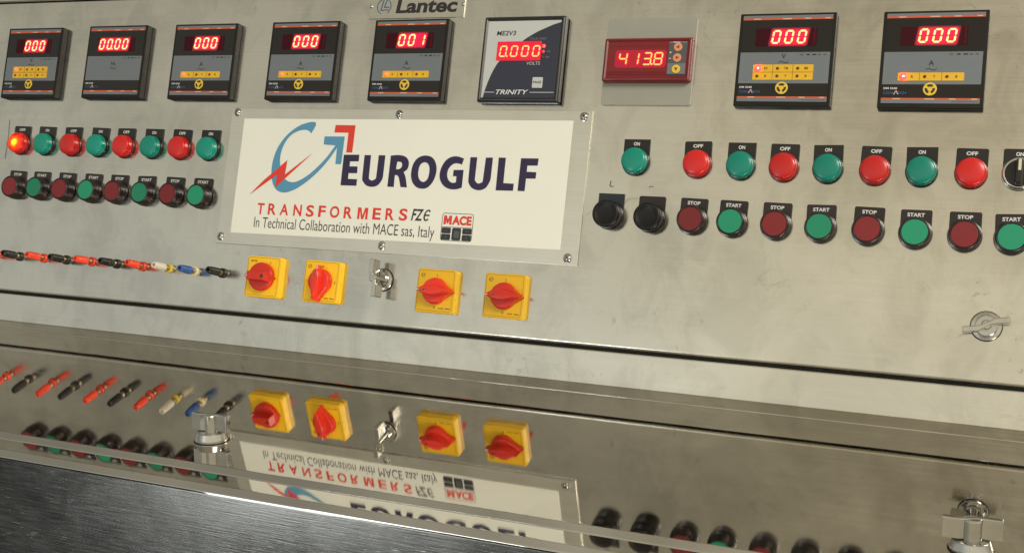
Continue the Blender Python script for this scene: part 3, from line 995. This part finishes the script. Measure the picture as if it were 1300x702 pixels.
for ch, tx, ty, tw in zip('TRANSFORMERS', (-391.9, -375.6, -358.4, -339.6, -322.2, -305.6, -288.4, -270.1, -250.6, -232.0, -214.8, -197.5),
                          (317.1, 317.2, 317.4, 317.4, 317.4, 317.6, 317.7, 317.7, 317.7, 318.1, 318.4, 318.7),
                          (10.0, 11.4, 12.0, 11.4, 10.8, 9.8, 12.8, 11.4, 13.6, 10.8, 11.4, 10.8)):
    if ch == 'M':
        l.ngon([(tx + px, ty + py) for px, py in ((-6.8, 0), (-3.9, 0), (-3.9, 9.8), (-1.4, 0), (1.4, 0), (3.9, 9.8), (3.9, 0), (6.8, 0), (6.8, 13.6), (2.6, 13.6), (0, 4.0), (-2.6, 13.6), (-6.8, 13.6))], z + .2, 'sign_red')
    else:
        l.text(ch, tx, ty, 13.6, z + .2, 'sign_red', bold=.024, width=tw)
l.text('FZ', -187.0, 319.4, 13.4, z + .2, 'sign_ink', width=15.4, align='l', bold=.022, shear=.22)
eo, ei = [], []                                       # the last letter: a narrow C with a bar
for k in range(19):
    a_ = radians(42 + 276 * k / 18)
    eo.append((4.3 * cos(a_), 6.7 * sin(a_)))
    ei.append((2.4 * cos(a_), 4.9 * sin(a_)))
l.ngon([(-167.0 + px + .2 * py, 326.1 + py) for px, py in eo + ei[::-1]], z + .2, 'sign_ink')
l.ngon([(-167.0 + px + .2 * py, 326.1 + py) for px, py in ((-3.4, -.9), (3.0, -.9), (3.0, .9), (-3.4, .9))], z + .26, 'sign_ink')
l.text('In Technical Collaboration with MACE sas, Italy', -399.2, 301.2, 12.4, z + .2, 'sign_ink', width=243.5, align='l', bold=-.004)
# small maker's badge
bx0, bx1, by0, by1 = -147.6, -109.0, 298.8, 330.0
o1 = rrect(38.8, 31.2, 3, 5, (bx0 + bx1) / 2, (by0 + by1) / 2)
n = len(o1)
i1 = inset(o1, .6)
l.add([(p[0], p[1], z + .2) for p in o1] + [(p[0], p[1], z + .2) for p in i1], [(i, (i + 1) % n, n + (i + 1) % n, n + i) for i in range(n)], 'sign_ink')
l.rect(bx0 + .5, 313.9, bx1 - .5, 314.5, z + .2, 'sign_ink')
l.ngon([(bx0 + 2.2 + px * .74, 317.0 + py * .75) for px, py in ((0, 0), (3.8, 0), (3.8, 7), (5.6, 1.5), (7.8, 1.5), (9.6, 7), (9.6, 0), (13.4, 0), (13.4, 13.6), (9.2, 13.6), (6.7, 7.5), (4.2, 13.6), (0, 13.6))], z + .25, 'sign_red')
l.text('ACE', bx1 - 2, 317.0, 10.2, z + .25, 'sign_red', width=24.0, align='r', bold=.045)
cx = (bx0 + bx1) / 2
for dx in (-12.8, 12.8):
    for yy in (310.2, 303.0):
        l.ngon(rrect(11.4, 6.6, 1.2, 3, cx + dx, yy), z + .2, 'mace_key')
        l.rect(cx + dx - 1.4, yy - .5, cx + dx + 1.6, yy + .5, z + .3, 'mace_mid')
l.ngon(rrect(11.2, 13.8, 1.6, 3, cx, 306.6), z + .2, 'mace_key')
l.ngon(rrect(6.6, 8.0, 1, 3, cx + .3, 306.4), z + .3, 'mace_mid')
l.build('printed_label', t)
for xx, yy in ((-442.7, 441.6), (-217.2, 441.6), (8.9, 441.8), (-445.6, 287.6), (-220.9, 288.6), (6.0, 287.9)):
    q = MB()
    q.lathe([(5.2, 2.2), (5.2, 2.6), (4.2, 2.9), (4.0, 3.2), (3.7, 4.2), (2.8, 4.9), (1.6, 5.2), (.001, 5.3)], 'chrome', 24, xx, yy)
    a = random.uniform(0, 1.5)
    for k in (0, pi / 2):
        d_ = Vector((cos(a + k), sin(a + k)))
        q.line([(xx - d_.x * 2.1, yy - d_.y * 2.1), (xx + d_.x * 2.1, yy + d_.y * 2.1)], .8, 5.38, 'dark_gap')
    q.build('screw', t)

# small engraved maker's plate, cut by the top of the picture
t = thing('name_plate', 'small engraved metal plate reading Lantec at the top edge, above the meter reading 001', 'name plate', on_panel(0, 0))
mb = MB()
mb.prism([(-273.0, 555.9), (-148.8, 555.5), (-148.8, 585.4), (-273.0, 585.8)], .2, 1.4, 'name_aluminium', .25, 1)
z = 1.65
mb.text('Lantec', -237.8, 561.9, 17.0, z, 'ink_dark', width=79.6, align='l', bold=.032, shear=.10)
mb.ring(-254, 570.4, 8.6, 9.5, z, 'print_blue', -60, 95)
mb.ring(-254, 570.4, 8.6, 9.5, z, 'print_blue', 110, 250)
mb.line([(-254.6, 580.5), (-258.0, 565.8), (-247.8, 566.4)], 1.1, z, 'print_blue')
mb.line([(-250.4, 580.5), (-253.6, 569.2), (-247.0, 569.4)], 1.1, z, 'print_blue')
mb.build('engraved_plate', t)
for xx, mm in ((-271.0, 'chrome_dull'), (-151.0, 'chrome')):
    q = MB()
    q.lathe([(2.2, 1.4), (2.1, 2.2), (1.4, 2.9), (.001, 3.1)], mm, 18, xx, 570.6)
    q.build('rivet', t)

# ================================================================ banana plugs
def plug(label, M, body, ring):
    t = thing('banana_plug', label, 'plug', M, 'plugs along the lower left of the panel')
    q = MB()
    q.lathe([(6.0, .1), (6.1, 1.0), (6.0, 2.6), (5.4, 3.2), (4.2, 3.3)], ring, 28)
    q.build('collar', t)
    q = MB()
    q.lathe([(3.8, 3.0), (3.8, 7.6), (3.3, 7.8), (3.3, 9.4)], 'brass', 24)
    q.build('socket', t)
    q = MB()
    prof = [(3.4, 9.0), (4.5, 9.3), (4.9, 10.2)]
    for k in range(4):
        zz = 11.4 + k * 3.1
        prof += [(5.0 - .08 * k, zz), (4.7 - .08 * k, zz + .5), (4.7 - .08 * k, zz + 1.0), (5.0 - .1 * k, zz + 1.5)]
    prof += [(4.6, 24.6), (4.3, 27), (4.0, 29.2), (3.4, 30), (2.1, 30), (2.0, 28), (1.9, 25), (.001, 25)]
    q.lathe(prof, body, 28)
    q.build('grip', t, 50)
    return t
bases = [(-806.5, 243.2), (-766.2, 243.4), (-724.2, 243.7), (-685.6, 243.8), (-642.6, 244.2), (-602.2, 243.8), (-560.8, 243.2), (-519.5, 243.4), (-479.6, 242.2), (-438.0, 242.8)]
B, R_, = ('black_rubber', 'black_rubber'), ('plug_red', 'plug_red')
kinds = [R_, B, R_, B, R_, B, R_, ('plug_white', 'plug_yellow'), ('plug_blue', 'plug_cream'), ('black_rubber', 'black_rubber')]
labs = ['red plug cut off by the left picture edge, reflected in the desk', 'first black plug from the left in the plug row', 'red plug between the first and second black plugs from the left', 'second black plug from the left end of the plug row',
        'red plug between the second and third black plugs from the left', 'third black plug from the left, in the middle of the row', 'red plug next to the white one',
        'white plug with a yellow collar', 'only blue plug, with a cream collar', 'black plug at the right end of the row, its metal socket in full view']
for (bx, by), (b_, r_), lb in zip(bases, kinds, labs):
    M = on_panel(bx, by) @ Matrix.Rotation(radians(-2.2 + random.uniform(-1.2, 1.2)), 4, 'X') @ Matrix.Rotation(radians(random.uniform(-1.5, 1.5)), 4, 'Y') @ Matrix.Rotation(random.uniform(0, 6), 4, 'Z')
    plug(lb, M, b_, r_)

# ================================================================ yellow and red rotary switches
def rotary(label, x, y, rot, kind, marks):
    t = thing('rotary_switch', label, 'rotary switch', on_panel(x, y), 'yellow rotary switches under the sign')
    q = MB()
    q.prism(rrect(49, 49, 3.4), 0, 8.4, 'switch_yellow', 1.6, 3, bottom=False)
    o = rrect(44, 45, 2.6, 5, -.8, .4)
    n = len(o)
    i_ = inset(o, .45)
    q.add([(p[0], p[1], 8.5) for p in o] + [(p[0], p[1], 8.5) for p in i_], [(i, (i + 1) % n, n + (i + 1) % n, n + i) for i in range(n)], 'switch_groove')
    zz = 8.55
    if kind == 0:
        q.text('MOTOR', -14.5, 17.5, 2.2, zz, 'ink_brown', width=9, bold=.03)
    else:
        q.ring(-17.3, 17.3, 2.0, 2.5, zz, 'strip_line')
        q.line([(-19.2, 16.2), (-15.4, 18.4)], .5, zz, 'strip_line')
        q.line([(-19.2, 17.6), (-15.6, 17.2)], .4, zz + .02, 'strip_line')
        for k in range(9):                                       # maker's line, too small to read
            if k != 4:
                q.rect(5.6 + k * 1.55, -19.6 + .2 * (k % 2), 6.7 + k * 1.55, -18.2, zz, 'ink_brown')
    for s_, mx, my_ in marks:
        q.text(s_, mx, my_ - 1.5, 3.2, zz, 'ink_brown', bold=.02)
    q.build('base_plate', t)
    h = MB()
    h.T = Matrix.Rotation(rot, 4, 'Z')
    if kind == 0:
        h.lathe([(16.6, 8.6), (16.8, 9.6), (16.8, 14), (16.2, 15.2), (15, 15.8), (.001, 16)], 'switch_red', 44)
        h.prism([(-12, -6.2), (14.8, -6.4), (14.8, 6.4), (-12, 6.2)], 15.0, 27.0, 'switch_red', 1.4, 3, bottom=False, taper=1.2)
    else:
        h.lathe([(14.6, 8.6), (14.8, 9.4), (14.8, 11.0), (14.0, 11.8), (12, 12), (.001, 12)], 'switch_red', 44)
        top = [(-14.0, -2.0), (-12.6, -3.6), (-8, -5.6), (-2, -6.6), (4, -6.2), (10, -4.9), (16, -3.1), (22.0, -1.1), (23, 0), (22.0, 1.1), (16, 3.1), (10, 4.9), (4, 6.2), (-2, 6.6), (-8, 5.6), (-12.6, 3.6), (-14.0, 2.0)]
        skirt = [(14.0 * cos(radians(a)), 14.0 * sin(radians(a))) for a in range(58, 303, 7)] + [(10.5, -9.8), (14.5, -6.6), (19, -3.4), (23.4, -1.0), (24, 0), (23.4, 1.0), (19, 3.4), (14.5, 6.6), (10.5, 9.8)]
        h.prism(skirt, 9.5, 16.5, 'switch_red', 1.6, 3, bottom=False, taper=.3)
        h.prism(top, 15.0, 25.5, 'switch_red', 2.4, 4, bottom=False, taper=.8)
    ho = h.build('handle', t, 45)
    p_ = MB()
    p_.T = h.T
    if kind == 0:
        p_.prism([(-21.5, -1), (-21.5, 1), (-14.5, 5), (-14.5, -5)], 11, 15.9, 'switch_red', .4, 1)
        p_.ngon([(-20.8, 0), (-15.6, -3.0), (-15.6, 3.0)], 16.1, 'print_white')
    else:
        p_.prism([(-18.6, -1.3), (-12.2, -2.9), (-12.2, 2.9), (-18.6, 1.3)], 13.5, 20.5, 'switch_red', .8, 2)
        p_.prism([(-18.0, -.55), (-11.8, -.7), (-11.8, .7), (-18.0, .55)], 20.2, 20.9, 'print_white', .1, 1)
    p_.build('pointer', ho)
    s = MB()
    s.T = h.T
    sx, zs = (11.0, 27.0) if kind == 0 else (-6.6, 25.0)
    s.lathe([(2.2, zs - .5), (2.2, zs + .25), (1.8, zs + .5)], 'chrome_dull' if kind else 'led_off', 18, sx, 0)
    s.line([(sx - 1.5, -.9), (sx + 1.5, .9)], .5, zs + .62, 'dark_gap')
    s.build('screw', ho)
    return t
rotary('yellow rotary switch with a broad round red knob, leftmost, beside the last black plug', -373.3, 241.6, 0, 0, (('1', 9, 17), ('0', 17.5, -1)))
rotary('yellow rotary switch whose red handle points straight down', -292.0, 241.4, -pi / 2, 1, (('0', 0, 17.5), ('1', -19.5, 0), ('2', 18, 0)))
rotary('yellow rotary switch with its red handle level, just right of the metal latch', -143.2, 241.2, 0, 1, (('1', 0, 17.5), ('0', 0, -18)))
rotary('rightmost yellow rotary switch, its red handle level', -60.2, 241.7, 0, 1, (('1', 0, 17.5), ('0', 0, -18)))

# ================================================================ wing latches
def latch(label, M, wing_rot, L_=40, base=13.6, zb=5, zc=9, zt=25, flare=1.5, hub=6.6, neck=None):
    t = thing('wing_latch', label, 'latch', M, 'chromed wing latches of the console doors')
    q = MB()
    q.lathe([(base + .7, .05), (base + .7, .6), (base, .7)], 'dark_gap', 44)
    q.lathe([(base, .6), (base, 2.0), (base - .6, 2.8), (neck + .4, 3.2), (neck, 3.4), (neck, zb - .6), (neck - .7, zb), (.001, zb + .2)] if neck else [(base, .6), (base, 1.6), (base - flare * .3, 2.2), (base - flare, zb - .4), (base - flare - .5, zb), (base - flare - .8, zb + .1), (.001, zb + .6)], 'chrome', 48)
    q.build('base_ring', t, 30)
    w = MB()
    w.T = Matrix.Rotation(wing_rot, 4, 'Z')
    h = L_ / 2
    pl = [(-h, -5.4), (-h + .8, -5.7), (-7.6, -5.6), (-6.6, -5.0), (-3.5, -3.6), (3.5, -.6), (6.8, .2), (h - .8, .3), (h, .6),
          (h, 5.4), (h - .8, 5.7), (7.6, 5.6), (6.6, 5.0), (3.5, 3.6), (-3.5, .6), (-6.8, -.2), (-h + .8, -.3), (-h, -.6)]
    w.prism(pl, zb + 1.2, zt, 'chrome', .7, 2)
    w.lathe([(hub, zb), (hub, zt - 1.8), (hub - .4, zt - .9), (hub - 1.2, zt - .5), (.001, zt - .4)], 'chrome', 32)
    w.build('wing', t, 16)
    return t
latch('metal wing latch turned upright between the yellow switches', on_panel(-215.5, 249.5), pi / 2, 42, 12.8, 9.5, 9, 26, 1.0, 4.8, 9.2)
latch('metal wing latch turned level on the bare right side of the panel', on_panel(422.9, 249.8), radians(8), 41, 13.6, 9, 8, 24, 2.5, 4.6, 9.8)
latch('chromed wing latch on the desk lid at the left, in front of the plug reflections', on_desk(-205.4, 264.5), radians(-9), 36, 15.0, 8, 9, 24, 2.0, 5.6)
latch('chromed wing latch on the desk lid at the lower right corner', on_desk(423.7, 258.5), radians(-1), 39, 14.5, 7.5, 9, 23, 2.0)
